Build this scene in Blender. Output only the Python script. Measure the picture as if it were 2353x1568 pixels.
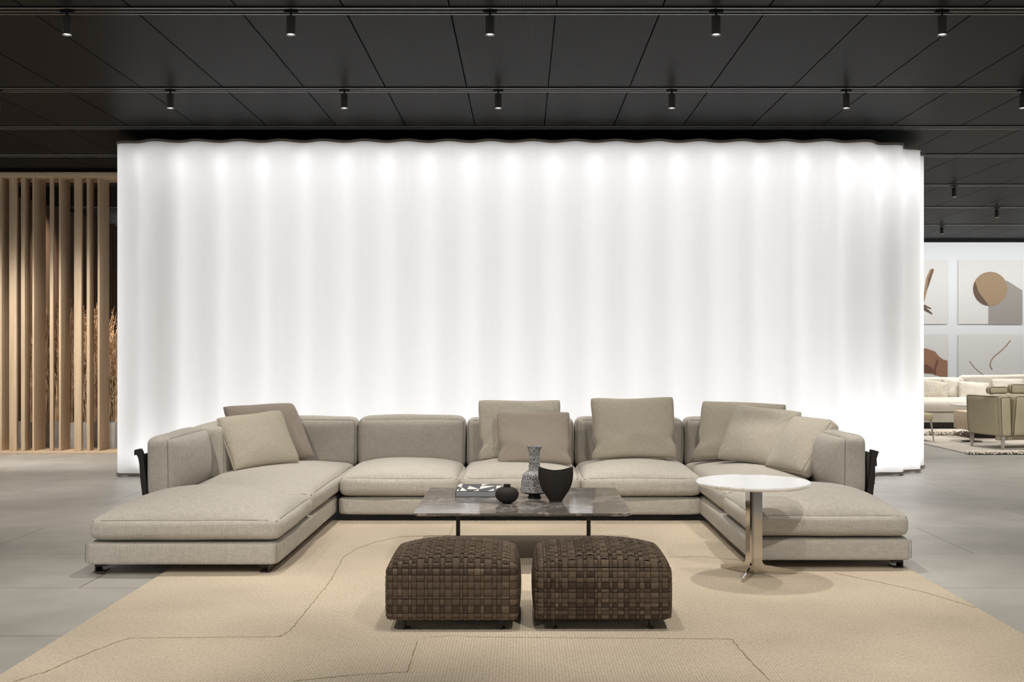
import bpy, bmesh, math, random
from mathutils import Vector, Matrix, Euler, noise
R = math.radians
PI = math.pi
random.seed(7)
S = bpy.context.scene
for o in list(bpy.data.objects): bpy.data.objects.remove(o)

# ------------------------------------------------------------ camera, world, exposure
F, CU, CV, H = 2700.0, 1200.0, 800.0, 1.3
cam = bpy.data.cameras.new('camera'); cam_o = bpy.data.objects.new('camera', cam)
S.collection.objects.link(cam_o); S.camera = cam_o
cam_o.location = (0, 0, H); cam_o.rotation_euler = (R(90), 0, 0)
cam.sensor_width = 36; cam.lens = 36*F/2353
cam.shift_x = -(CU-1176.5)/2353; cam.shift_y = (CV-784)/2353
cam.clip_end = 200
w = bpy.data.worlds.new('world'); S.world = w; w.use_nodes = True
w.node_tree.nodes['Background'].inputs[0].default_value = (1.0, .97, .93, 1)
w.node_tree.nodes['Background'].inputs[1].default_value = .90
S.view_settings.view_transform = 'Standard'; S.view_settings.look = 'None'
S.view_settings.gamma = 1; S.view_settings.use_curve_mapping = False
S.view_settings.exposure = 0.0
SPOT_W = 84.0          # watts of a ceiling spotlight
CEIL = 3.5
TRZ = 3.486

def PX(u, v, Y): return Vector(((u-CU)/F*Y, Y, H-(v-CV)/F*Y))
def FL(u, v, z=0.0):
    Y = (H-z)*F/(v-CV); return Vector(((u-CU)/F*Y, Y, z))

# ------------------------------------------------------------ materials
M = {}
def mat(name, col, rough=.6, metal=0.0, nz=None, nz_amt=.1, bump=None, bump_str=.2, bump_dist=.01,
        spec=.5, emit=None, stretch=(1,1,1), sheen=0.0):
    m = bpy.data.materials.new(name); m.use_nodes = True
    nt = m.node_tree; b = nt.nodes['Principled BSDF']
    b.inputs['Roughness'].default_value = rough; b.inputs['Metallic'].default_value = metal
    b.inputs['Specular IOR Level'].default_value = spec
    b.inputs['Base Color'].default_value = (*col, 1)
    if sheen: b.inputs['Sheen Weight'].default_value = sheen
    tc = nt.nodes.new('ShaderNodeTexCoord'); mp = nt.nodes.new('ShaderNodeMapping')
    mp.inputs['Scale'].default_value = stretch
    nt.links.new(tc.outputs['Object'], mp.inputs[0])
    if nz:
        n = nt.nodes.new('ShaderNodeTexNoise'); n.inputs['Scale'].default_value = nz; n.inputs['Detail'].default_value = 6
        nt.links.new(mp.outputs[0], n.inputs['Vector'])
        r = nt.nodes.new('ShaderNodeValToRGB')
        r.color_ramp.elements[0].position = .3; r.color_ramp.elements[1].position = .7
        r.color_ramp.elements[0].color = (*[c*(1-nz_amt) for c in col], 1)
        r.color_ramp.elements[1].color = (*[min(1, c*(1+nz_amt)) for c in col], 1)
        nt.links.new(n.outputs['Fac'], r.inputs[0]); nt.links.new(r.outputs[0], b.inputs['Base Color'])
    if bump:
        n2 = nt.nodes.new('ShaderNodeTexNoise'); n2.inputs['Scale'].default_value = bump; n2.inputs['Detail'].default_value = 3
        nt.links.new(mp.outputs[0], n2.inputs['Vector'])
        bp = nt.nodes.new('ShaderNodeBump'); bp.inputs['Strength'].default_value = bump_str; bp.inputs['Distance'].default_value = bump_dist
        nt.links.new(n2.outputs['Fac'], bp.inputs['Height']); nt.links.new(bp.outputs[0], b.inputs['Normal'])
    if emit:
        b.inputs['Emission Color'].default_value = (*emit[0], 1); b.inputs['Emission Strength'].default_value = emit[1]
    M[name] = m; return m

def linen(name, col, sc=260, amt=.14, bs=.35, slub=True):
    """woven cloth: two crossed stretched noises for warp and weft"""
    m = mat(name, col, rough=.95, spec=.15, sheen=.1)
    nt = m.node_tree; b = nt.nodes['Principled BSDF']; tc = nt.nodes['Texture Coordinate']
    hs = []
    for st in ((sc, sc*.1, sc*.1), (sc*.08, sc, sc)):
        mp = nt.nodes.new('ShaderNodeMapping'); mp.inputs['Scale'].default_value = st
        nt.links.new(tc.outputs['Object'], mp.inputs[0])
        n = nt.nodes.new('ShaderNodeTexNoise'); n.inputs['Scale'].default_value = 1; n.inputs['Detail'].default_value = 2
        nt.links.new(mp.outputs[0], n.inputs['Vector']); hs.append(n)
    ad = nt.nodes.new('ShaderNodeMath'); ad.operation = 'ADD'
    nt.links.new(hs[0].outputs['Fac'], ad.inputs[0]); nt.links.new(hs[1].outputs['Fac'], ad.inputs[1])
    mr = nt.nodes.new('ShaderNodeMapRange'); mr.inputs[1].default_value = .75; mr.inputs[2].default_value = 1.25
    nt.links.new(ad.outputs[0], mr.inputs[0])
    mx = nt.nodes.new('ShaderNodeMix'); mx.data_type = 'RGBA'
    mx.inputs[6].default_value = (*[c*(1-amt) for c in col], 1); mx.inputs[7].default_value = (*[c*(1+amt) for c in col], 1)
    nt.links.new(mr.outputs[0], mx.inputs[0])
    nt.links.new(mx.outputs[2], b.inputs['Base Color'])
    bp = nt.nodes.new('ShaderNodeBump'); bp.inputs['Strength'].default_value = bs; bp.inputs['Distance'].default_value = .002
    nt.links.new(ad.outputs[0], bp.inputs['Height']); nt.links.new(bp.outputs[0], b.inputs['Normal'])
    return m

linen('sofa_linen', (.46, .43, .38))
linen('pillow_linen', (.47, .43, .36), sc=300)
linen('taupe_cloth', (.335, .285, .24), sc=420, amt=.05, bs=.2)
mat('boucle', (.50, .455, .37), rough=1, nz=160, nz_amt=.18, bump=170, bump_str=.9, bump_dist=.006, spec=.1)
mat('piping', (.27, .25, .21), rough=.9, spec=.1)
mat('bronze_metal', (.035, .03, .027), rough=.38, metal=.6)
mat('strap_leather', (.028, .022, .018), rough=.5)
mat('chrome', (.58, .54, .49), rough=.07, metal=1)
mat('black_metal', (.008, .008, .008), rough=.7, spec=.1)
mat('black_matte', (.008, .008, .008), rough=.6)
mat('track_lip', (.62, .61, .61), rough=.25, metal=1)
mat('lens_glow', (1, .97, .9), emit=((1, .95, .86), 14))
mat('lamp_ring', (.75, .72, .68), rough=.2, metal=.8)
mat('dark_clay', (.020, .0165, .0145), rough=.7, nz=60, nz_amt=.2, bump=140, bump_str=.15, bump_dist=.002, spec=.25)
mat('rim_metal', (.17, .145, .125), rough=.5)
mat('page_paper', (.30, .31, .33), rough=.9, nz=500, nz_amt=.15, stretch=(.05, .05, 1))
mat('cover_dark', (.065, .065, .075), rough=.6)
mat('cover_white', (.75, .73, .68), rough=.6)
mat('wood_pale', (.50, .375, .25), rough=.55, nz=5, nz_amt=.13, stretch=(9, 9, .35))
mat('wood_brown', (.13, .08, .052), rough=.6, nz=5, nz_amt=.25, stretch=(6, 6, .3))
mat('concrete', (.30, .28, .26), rough=.85, nz=6, nz_amt=.2, bump=50, bump_str=.2)
mat('dry_grass', (.40, .27, .165), rough=.8, nz=9, nz_amt=.5)
mat('white_wall', (.80, .82, .83), rough=.8)
mat('white_cloth', (.62, .585, .52), rough=.95, nz=8, nz_amt=.04, bump=14, bump_str=.25, bump_dist=.03)
mat('cream_boucle', (.55, .51, .44), rough=1, nz=60, nz_amt=.15, bump=40, bump_str=.5, bump_dist=.02)
mat('khaki_leather', (.44, .385, .265), rough=.5, nz=4, nz_amt=.07, bump=9, bump_str=.25, bump_dist=.03)
mat('leather_piping', (.12, .10, .06), rough=.5)
mat('steel', (.55, .52, .49), rough=.25, metal=1)
mat('pale_wood', (.58, .47, .36), rough=.6, nz=4, nz_amt=.05, stretch=(1, 1, 8))
mat('white_top', (.75, .75, .73), rough=.3)
mat('pale_rug', (.60, .56, .50), rough=1, nz=60, nz_amt=.06, bump=300, bump_str=.4)
mat('fringe_wool', (.72, .66, .57), rough=1)
mat('print_grey', (.74, .73, .70), rough=.7)
mat('print_shadow', (.34, .31, .28), rough=.7)
mat('print_tan', (.36, .25, .15), rough=.7)
mat('print_dark', (.13, .085, .055), rough=.7)
mat('print_red', (.33, .17, .10), rough=.6)
mat('print_red_dark', (.17, .075, .045), rough=.6)
mat('seam_cord', (.34, .285, .185), rough=1, nz=200, nz_amt=.4)

def weave_mats():
    out = []
    for i, c in enumerate(((.092, .063, .040), (.078, .053, .034), (.047, .030, .019), (.116, .082, .054))):
        out.append(mat('woven_leather_%s' % 'abcd'[i], c, rough=.68, nz=70, nz_amt=.14, bump=220, bump_str=.2, bump_dist=.002, spec=.3))
    return out
WM = weave_mats()
mat('weave_core', (.03, .018, .012), rough=.9)

def nodes_of(m): return m.node_tree, m.node_tree.nodes['Principled BSDF']

def floor_material():
    m = mat('floor_stone', (.33, .315, .285), rough=.42, spec=.35); nt, b = nodes_of(m)
    tc = nt.nodes['Texture Coordinate']
    mp = nt.nodes.new('ShaderNodeMapping'); mp.inputs['Location'].default_value = (.30, -5.3, 0)
    nt.links.new(tc.outputs['Object'], mp.inputs[0])
    br = nt.nodes.new('ShaderNodeTexBrick'); br.offset = .5
    br.inputs['Scale'].default_value = 1; br.inputs['Brick Width'].default_value = 2.1; br.inputs['Row Height'].default_value = 1.06
    br.inputs['Mortar Size'].default_value = .0045; br.inputs['Mortar Smooth'].default_value = .1
    br.inputs['Color1'].default_value = (.40, .385, .355, 1); br.inputs['Color2'].default_value = (.372, .36, .334, 1)
    br.inputs['Mortar'].default_value = (.17, .16, .145, 1)
    nt.links.new(mp.outputs[0], br.inputs['Vector'])
    n = nt.nodes.new('ShaderNodeTexNoise'); n.inputs['Scale'].default_value = 3.2; n.inputs['Detail'].default_value = 8
    nt.links.new(tc.outputs['Object'], n.inputs['Vector'])
    mul = nt.nodes.new('ShaderNodeMix'); mul.data_type = 'RGBA'; mul.blend_type = 'MULTIPLY'; mul.inputs[0].default_value = 1
    mr = nt.nodes.new('ShaderNodeMapRange'); mr.inputs[1].default_value = .3; mr.inputs[2].default_value = .7
    mr.inputs[3].default_value = .9; mr.inputs[4].default_value = 1.1
    nt.links.new(n.outputs['Fac'], mr.inputs[0]); nt.links.new(br.outputs['Color'], mul.inputs[6])
    nt.links.new(mr.outputs[0], mul.inputs[7])
    # pale flecks of fossil in the stone
    vo = nt.nodes.new('ShaderNodeTexNoise'); vo.inputs['Scale'].default_value = 60; vo.inputs['Detail'].default_value = 4
    mp2 = nt.nodes.new('ShaderNodeMapping'); mp2.inputs['Scale'].default_value = (.6, 1.3, 1)
    nt.links.new(tc.outputs['Object'], mp2.inputs[0]); nt.links.new(mp2.outputs[0], vo.inputs['Vector'])
    r = nt.nodes.new('ShaderNodeMapRange'); r.inputs[1].default_value = .67; r.inputs[2].default_value = .74
    r.inputs[4].default_value = .55
    nt.links.new(vo.outputs['Fac'], r.inputs[0])
    mx = nt.nodes.new('ShaderNodeMix'); mx.data_type = 'RGBA'; mx.inputs[7].default_value = (.56, .53, .47, 1)
    nt.links.new(r.outputs[0], mx.inputs[0]); nt.links.new(mul.outputs[2], mx.inputs[6])
    nt.links.new(mx.outputs[2], b.inputs['Base Color'])
floor_material()

def rug_material():
    m = mat('rug_wool', (.5, .41, .29), rough=1, spec=.05); nt, b = nodes_of(m)
    tc = nt.nodes['Texture Coordinate']
    # loops: fine rows running in depth, broken by noise
    mp = nt.nodes.new('ShaderNodeMapping'); mp.inputs['Scale'].default_value = (95, 34, 1)
    nt.links.new(tc.outputs['Object'], mp.inputs[0])
    n = nt.nodes.new('ShaderNodeTexNoise'); n.inputs['Scale'].default_value = 1; n.inputs['Detail'].default_value = 3
    nt.links.new(mp.outputs[0], n.inputs['Vector'])
    wv = nt.nodes.new('ShaderNodeTexWave'); wv.bands_direction = 'X'; wv.inputs['Scale'].default_value = 24
    wv.inputs['Distortion'].default_value = 1.2; wv.inputs['Detail'].default_value = 1; wv.inputs['Detail Scale'].default_value = 3
    nt.links.new(tc.outputs['Object'], wv.inputs['Vector'])
    big = nt.nodes.new('ShaderNodeTexNoise'); big.inputs['Scale'].default_value = 1.6; big.inputs['Detail'].default_value = 2
    nt.links.new(tc.outputs['Object'], big.inputs['Vector'])
    a1 = nt.nodes.new('ShaderNodeMath'); a1.operation = 'MULTIPLY_ADD'; a1.inputs[1].default_value = .35
    nt.links.new(wv.outputs['Fac'], a1.inputs[0]); nt.links.new(n.outputs['Fac'], a1.inputs[2])
    mr = nt.nodes.new('ShaderNodeMapRange'); mr.inputs[1].default_value = .35; mr.inputs[2].default_value = .95
    nt.links.new(a1.outputs[0], mr.inputs[0])
    mx = nt.nodes.new('ShaderNodeMix'); mx.data_type = 'RGBA'
    mx.inputs[6].default_value = (.43, .36, .265, 1); mx.inputs[7].default_value = (.59, .51, .405, 1)
    nt.links.new(mr.outputs[0], mx.inputs[0])
    m2 = nt.nodes.new('ShaderNodeMix'); m2.data_type = 'RGBA'; m2.blend_type = 'MULTIPLY'; m2.inputs[0].default_value = 1
    mr2 = nt.nodes.new('ShaderNodeMapRange'); mr2.inputs[1].default_value = .35; mr2.inputs[2].default_value = .65
    mr2.inputs[3].default_value = .93; mr2.inputs[4].default_value = 1.05
    nt.links.new(big.outputs['Fac'], mr2.inputs[0]); nt.links.new(mx.outputs[2], m2.inputs[6]); nt.links.new(mr2.outputs[0], m2.inputs[7])
    nt.links.new(m2.outputs[2], b.inputs['Base Color'])
    bp = nt.nodes.new('ShaderNodeBump'); bp.inputs['Strength'].default_value = .6; bp.inputs['Distance'].default_value = .004
    nt.links.new(a1.outputs[0], bp.inputs['Height']); nt.links.new(bp.outputs[0], b.inputs['Normal'])
rug_material()

def ceiling_material():
    m = mat('ceiling_mesh', (.016, .015, .014), rough=.45, spec=.028); nt, b = nodes_of(m)
    b.inputs['Metallic'].default_value = 0
    tc = nt.nodes['Texture Coordinate']
    wv = nt.nodes.new('ShaderNodeTexWave'); wv.bands_direction = 'X'; wv.inputs['Scale'].default_value = 14
    nt.links.new(tc.outputs['Object'], wv.inputs['Vector'])
    mr = nt.nodes.new('ShaderNodeMapRange'); mr.inputs[3].default_value = .5; mr.inputs[4].default_value = 1.3
    nt.links.new(wv.outputs['Fac'], mr.inputs[0])
    gi = nt.nodes.new('ShaderNodeNewGeometry')
    mi = nt.nodes.new('ShaderNodeMapRange'); mi.inputs[3].default_value = .86; mi.inputs[4].default_value = 1.14
    nt.links.new(gi.outputs['Random Per Island'], mi.inputs[0])
    mu = nt.nodes.new('ShaderNodeMath'); mu.operation = 'MULTIPLY'
    nt.links.new(mr.outputs[0], mu.inputs[0]); nt.links.new(mi.outputs[0], mu.inputs[1])
    mx = nt.nodes.new('ShaderNodeMix'); mx.data_type = 'RGBA'; mx.blend_type = 'MULTIPLY'; mx.inputs[0].default_value = 1
    mx.inputs[6].default_value = (.0135, .0132, .0127, 1)
    nt.links.new(mu.outputs[0], mx.inputs[7]); nt.links.new(mx.outputs[2], b.inputs['Base Color'])
ceiling_material()

def marble(name, base, vein, rough, sc, vpos=(.47, .5, .53), cloud=.15):
    m = mat(name, base, rough=rough, spec=.6); nt, b = nodes_of(m)
    tc = nt.nodes['Texture Coordinate']
    n0 = nt.nodes.new('ShaderNodeTexNoise'); n0.inputs['Scale'].default_value = sc*.6; n0.inputs['Detail'].default_value = 4
    nt.links.new(tc.outputs['Object'], n0.inputs['Vector'])
    add = nt.nodes.new('ShaderNodeMix'); add.data_type = 'RGBA'; add.blend_type = 'ADD'; add.inputs[0].default_value = .55
    nt.links.new(tc.outputs['Object'], add.inputs[6]); nt.links.new(n0.outputs['Color'], add.inputs[7])
    n = nt.nodes.new('ShaderNodeTexNoise'); n.inputs['Scale'].default_value = sc; n.inputs['Detail'].default_value = 9
    n.inputs['Roughness'].default_value = .62
    nt.links.new(add.outputs[2], n.inputs['Vector'])
    b.inputs['Coat Weight'].default_value = .8; b.inputs['Coat Roughness'].default_value = .03
    if name == 'grey_marble': b.inputs['Coat Weight'].default_value = 0
    else: b.inputs['Coat Weight'].default_value = 1; b.inputs['Coat IOR'].default_value = 1.7; b.inputs['Coat Roughness'].default_value = .015
    r = nt.nodes.new('ShaderNodeValToRGB'); e = r.color_ramp.elements
    e[0].position = 0; e[0].color = (*[c*(1-cloud) for c in base], 1)
    e[1].position = 1; e[1].color = (*[min(1, c*(1+cloud)) for c in base], 1)
    for p, c in zip(vpos, (base, vein, base)):
        q = e.new(p); q.color = (*c, 1)
    nt.links.new(n.outputs['Fac'], r.inputs[0]); nt.links.new(r.outputs[0], b.inputs['Base Color'])
marble('grey_marble', (.125, .113, .104), (.33, .30, .275), .1, 3.2, cloud=.5)
marble('white_marble', (.84, .83, .81), (.60, .52, .42), .05, 1.6, vpos=(.492, .5, .507), cloud=.04)

def vase_glaze():
    m = mat('lava_glaze', (.25, .245, .25), rough=.75, spec=.3); nt, b = nodes_of(m)
    tc = nt.nodes['Texture Coordinate']
    n = nt.nodes.new('ShaderNodeTexNoise'); n.inputs['Scale'].default_value = 170; n.inputs['Detail'].default_value = 3
    nt.links.new(tc.outputs['Object'], n.inputs['Vector'])
    mp = nt.nodes.new('ShaderNodeMapping'); mp.inputs['Scale'].default_value = (1, 1, 26)
    nt.links.new(tc.outputs['Object'], mp.inputs[0])
    n2 = nt.nodes.new('ShaderNodeTexNoise'); n2.inputs['Scale'].default_value = 2
    nt.links.new(mp.outputs[0], n2.inputs['Vector'])
    ma = nt.nodes.new('ShaderNodeMath'); ma.operation = 'MULTIPLY_ADD'; ma.inputs[1].default_value = .35
    nt.links.new(n2.outputs['Fac'], ma.inputs[0]); nt.links.new(n.outputs['Fac'], ma.inputs[2])
    r = nt.nodes.new('ShaderNodeValToRGB'); e = r.color_ramp.elements
    e[0].position = .56; e[0].color = (.03, .028, .028, 1); e[1].position = .74; e[1].color = (.42, .41, .41, 1)
    nt.links.new(ma.outputs[0], r.inputs[0]); nt.links.new(r.outputs[0], b.inputs['Base Color'])
    bp = nt.nodes.new('ShaderNodeBump'); bp.inputs['Strength'].default_value = .7; bp.inputs['Distance'].default_value = .004
    nt.links.new(n.outputs['Fac'], bp.inputs['Height']); nt.links.new(bp.outputs[0], b.inputs['Normal'])
vase_glaze()

def membrane():
    m = bpy.data.materials.new('backlit_fabric'); m.use_nodes = True; nt = m.node_tree
    nt.nodes.clear()
    out = nt.nodes.new('ShaderNodeOutputMaterial')
    tr = nt.nodes.new('ShaderNodeBsdfTranslucent'); tr.inputs[0].default_value = (.90, .895, .89, 1)
    df = nt.nodes.new('ShaderNodeBsdfDiffuse'); df.inputs[0].default_value = (.8, .79, .78, 1)
    mx = nt.nodes.new('ShaderNodeMixShader'); mx.inputs[0].default_value = .45
    nt.links.new(tr.outputs[0], mx.inputs[1]); nt.links.new(df.outputs[0], mx.inputs[2])
    nt.links.new(mx.outputs[0], out.inputs[0]); M['backlit_fabric'] = m
membrane()

# ------------------------------------------------------------ mesh helpers
def empty(name, loc=(0, 0, 0), label=None, cat=None, group=None, kind=None):
    o = bpy.data.objects.new(name, None); S.collection.objects.link(o); o.location = loc
    o.empty_display_size = .1
    tag(o, label, cat, group, kind); return o
def tag(o, label=None, cat=None, group=None, kind=None):
    if label: o['label'] = label
    if cat: o['category'] = cat
    if group: o['group'] = group
    if kind: o['kind'] = kind
    return o
def obj(name, bm, m, parent=None, smooth=True, loc=None, auto=None, label=None):
    """bm is in world coordinates unless loc is given; the object's own origin goes to loc / the parent's place"""
    me = bpy.data.meshes.new(name); bm.normal_update()
    bm.to_mesh(me); bm.free()
    for mm in (m if isinstance(m, (list, tuple)) else [m]): me.materials.append(M[mm] if isinstance(mm, str) else mm)
    if smooth:
        me.polygons.foreach_set('use_smooth', [True]*len(me.polygons))
        if auto: me.set_sharp_from_angle(angle=R(auto))
    o = bpy.data.objects.new(name, me); S.collection.objects.link(o)
    if loc is not None: o.location = loc
    if parent is not None:
        o.parent = parent
    if label: o['label'] = label
    return o

def bm_box(bm, x0, x1, y0, y1, z0, z1, bev=0.0, mi=0, rot=None, piv=None, seg=2):
    t = bmesh.new()
    bmesh.ops.create_cube(t, size=1)
    bmesh.ops.scale(t, vec=(x1-x0, y1-y0, z1-z0), verts=t.verts)
    if bev: bmesh.ops.bevel(t, geom=t.edges[:], offset=bev, segments=seg, affect='EDGES', profile=.5)
    bmesh.ops.translate(t, vec=((x0+x1)/2, (y0+y1)/2, (z0+z1)/2), verts=t.verts)
    if rot is not None: bmesh.ops.rotate(t, cent=piv or (0, 0, 0), matrix=rot, verts=t.verts)
    join(bm, t, mi); return bm
def join(bm, t, mi=0):
    vm = [bm.verts.new(v.co) for v in t.verts]
    t.verts.index_update()
    for f_ in t.faces:
        nf = bm.faces.new([vm[v.index] for v in f_.verts]); nf.material_index = mi or f_.material_index
    t.free()
def box(*a, **k): return bm_box(bmesh.new(), *a, **k)
def bm_lathe(bm, prof, cx=0, cy=0, cz=0, n=48, cap=True, sx=1, sy=1):
    rings = []
    for r, z in prof:
        rings.append([bm.verts.new((cx+sx*r*math.cos(2*PI*i/n), cy+sy*r*math.sin(2*PI*i/n), cz+z)) for i in range(n)])
    for a, b in zip(rings, rings[1:]):
        for i in range(n): bm.faces.new((a[i], a[(i+1) % n], b[(i+1) % n], b[i]))
    if cap:
        bm.faces.new(rings[0][::-1]); bm.faces.new(rings[-1])
    return bm
def lathe(prof, *a, **k): return bm_lathe(bmesh.new(), prof, *a, **k)
def bm_tube(bm, pts, r, closed=False, n=6):
    pts = [Vector(p) for p in pts]; N = len(pts); rings = []
    up = Vector((0, 0, 1))
    for i, p in enumerate(pts):
        a = pts[(i-1) % N] if (closed or i) else p; b = pts[(i+1) % N] if (closed or i < N-1) else p
        d = (b-a).normalized()
        s = d.cross(up)
        if s.length < .1: s = d.cross(Vector((0, 1, 0)))
        s.normalize(); t = s.cross(d)
        rr = r[i] if isinstance(r, (list, tuple)) else r
        rings.append([bm.verts.new(p+(s*math.cos(2*PI*k/n)+t*math.sin(2*PI*k/n))*rr) for k in range(n)])
    for i in range(N if closed else N-1):
        a, b = rings[i], rings[(i+1) % N]
        # match rotation for closed / twisting loops
        best = min(range(n), key=lambda q: (a[0].co-b[q].co).length)
        for k in range(n):
            try: bm.faces.new((a[k], a[(k+1) % n], b[(k+1+best) % n], b[(k+best) % n]))
            except ValueError: pass
    if not closed:
        bm.faces.new(rings[0][::-1]); bm.faces.new(rings[-1])
    return bm
def tube(*a, **k): return bm_tube(bmesh.new(), *a, **k)
def prism(poly, axis, a, b, bm=None, mi=0):
    """extrude a 2-D polygon; axis 'y': poly in (x,z), axis 'z': poly in (x,y), axis 'x': poly in (y,z)"""
    bm = bm or bmesh.new()
    def P(p, q): return (p[0], q, p[1]) if axis == 'y' else ((p[0], p[1], q) if axis == 'z' else (q, p[0], p[1]))
    A = [bm.verts.new(P(p, a)) for p in poly]; B = [bm.verts.new(P(p, b)) for p in poly]
    n = len(poly); fs = [bm.faces.new(A), bm.faces.new(B[::-1])]
    for i in range(n): fs.append(bm.faces.new((A[i], B[i], B[(i+1) % n], A[(i+1) % n])))
    for f_ in fs: f_.material_index = mi
    bmesh.ops.recalc_face_normals(bm, faces=bm.faces[:])
    return bm
def spline(pts, n=8):
    """Catmull-Rom through pts"""
    P = [Vector(p) for p in pts]; out = []
    for i in range(len(P)-1):
        a = P[max(i-1, 0)]; b = P[i]; c = P[i+1]; d = P[min(i+2, len(P)-1)]
        for k in range(n):
            t = k/n
            out.append(.5*((2*b)+(c-a)*t+(2*a-5*b+4*c-d)*t*t+(3*b-a-3*c+d)*t**3))
    out.append(P[-1]); return out

class Cushion:
    """soft box: rounded edges, crowned top, bulging sides; f maps the cube [-1,1]^3 onto its skin"""
    def __init__(s, x0, x1, y0, y1, z0, z1, r=.04, crown=(0, 0, 0), bulge=(0, 0, 0, 0), lean=(0, 0), wr=.004, seed=0, cp=.6, puff=0, top=None):
        s.c = Vector(((x0+x1)/2, (y0+y1)/2, (z0+z1)/2)); s.h = Vector(((x1-x0)/2, (y1-y0)/2, (z1-z0)/2))
        s.r = min(r, min(s.h)*.98); s.crown = crown; s.bulge = bulge; s.lean = lean; s.wr = wr; s.seed = seed; s.cp = cp; s.top = top
    def f(s, p):
        h, r = s.h, s.r
        q = Vector((p[0]*h[0], p[1]*h[1], p[2]*h[2]))
        inn = Vector([max(-(h[i]-r), min(h[i]-r, q[i])) for i in range(3)])
        d = q-inn
        if d.length > 1e-9:
            m_ = max(abs(d[i]) for i in range(3)); q = inn+d.normalized()*m_
        ex, ey, ez = [max(0, 1-p[i]**2) for i in range(3)]
        cx, cy, cz = s.crown                       # crown heights: z top
        q.z += cz*(ex**s.cp)*(ey**s.cp)*(p[2]+1)/2
        bxm, bxp, bym, byp = s.bulge
        q.x += (-bxm*(1-p[0])/2+bxp*(1+p[0])/2)*(ey**.7)*(ez**.7)
        q.y += (-bym*(1-p[1])/2+byp*(1+p[1])/2)*(ex**.7)*(ez**.7)
        zz = (q.z+h[2]); q.x += s.lean[0]*zz; q.y += s.lean[1]*zz
        w_ = s.c+q
        if s.wr:
            n = noise.noise_vector(w_*2.6+Vector((s.seed*7.3, 0, 0)))*s.wr*1.8+noise.noise_vector(w_*8+Vector((0, s.seed*3.1, 0)))*s.wr*.5
            w_ = w_+n*min(1, .35+(ex*ey+ey*ez+ex*ez))
        if s.top: w_ = s.top(w_, p)
        return w_
    def mesh(s, n=15):
        bm = bmesh.new(); bmesh.ops.create_cube(bm, size=2)
        bmesh.ops.subdivide_edges(bm, edges=bm.edges[:], cuts=n, use_grid_fill=True)
        for v in bm.verts:
            p = [math.copysign(1-(1-min(1, abs(c)))**1.45, c) for c in v.co]
            v.co = s.f(p)
        return bm
    def loop(s, axis, sign, n=14, inset=0.0):
        """perimeter of one face, for the piping"""
        pts = []; a, b = [i for i in range(3) if i != axis]
        seq = [(-1+2*k/n, -1) for k in range(n)]+[(1, -1+2*k/n) for k in range(n)]+[(1-2*k/n, 1) for k in range(n)]+[(-1, 1-2*k/n) for k in range(n)]
        rr = [(s.r/s.h[i])*.30 for i in range(3)]
        for u, v in seq:
            # keep the corners of the loop from being pinched
            p = [0, 0, 0]; p[axis] = sign; p[a] = u; p[b] = v
            pts.append(s.f(p))
        return pts

def cushion(parent, name, c, m='sofa_linen', pipe=None, n=15, sub=1, org=None, pr=.0032):
    bm = c.mesh(n); L = parent.location
    bmesh.ops.translate(bm, vec=-L, verts=bm.verts)
    o = obj(name, bm, m, parent)
    if sub:
        md = o.modifiers.new('subd', 'SUBSURF'); md.levels = sub; md.render_levels = sub
    if pipe:
        b2 = bmesh.new()
        for ax, sg in pipe:
            bm_tube(b2, [p-L for p in c.loop(ax, sg)], pr, closed=True, n=6)
        obj('piping', b2, 'piping', o)
    return o

def pbox(parent, name, m, *a, **k):
    """box part given in world coordinates"""
    lab = k.pop('label', None); auto = k.pop('auto', 40)
    bm = box(*a, **k); bmesh.ops.translate(bm, vec=-parent.location, verts=bm.verts)
    return obj(name, bm, m, parent, auto=auto, label=lab)
def part(parent, name, bm, m, auto=40, label=None, base=None):
    L = base if base is not None else parent.location
    bmesh.ops.translate(bm, vec=-L, verts=bm.verts)
    return obj(name, bm, m, parent, auto=auto, label=label)

# ------------------------------------------------------------ SETTING
fl = obj('floor', box(-14, 16, -3, 26, -.1, 0), 'floor_stone', smooth=False); tag(fl, kind='structure')
TY = [5.2, 7.64, 9.98, 11.69, 13.38, 15.83, 18.32, 20.95]
edges_y = [-1.0, 2.8]+TY+[23.9]
bm = bmesh.new()
for i in range(len(edges_y)-1):
    x = .218-.686*19
    while x < 15.5:
        bm_box(bm, x+.005, x+.681, edges_y[i]+.002, edges_y[i+1]-.002, CEIL, CEIL+.02)
        x += .686
o = obj('ceiling', bm, 'ceiling_mesh', smooth=False); tag(o, kind='structure')
o = obj('ceiling_void', box(-14, 16, -3, 24, CEIL+.06, CEIL+.1), 'black_matte', smooth=False); tag(o, kind='structure'); o.name = 'trim_1'
o = obj('wall_back', box(-8, 16, 23.8, 24.0, 0, CEIL-.055), 'white_wall', smooth=False); tag(o, kind='structure')
o = obj('trim_2', box(-8, 16, 23.7, 23.8, CEIL-.06, CEIL-.0), 'black_metal', smooth=False); tag(o, kind='structure')

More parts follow.
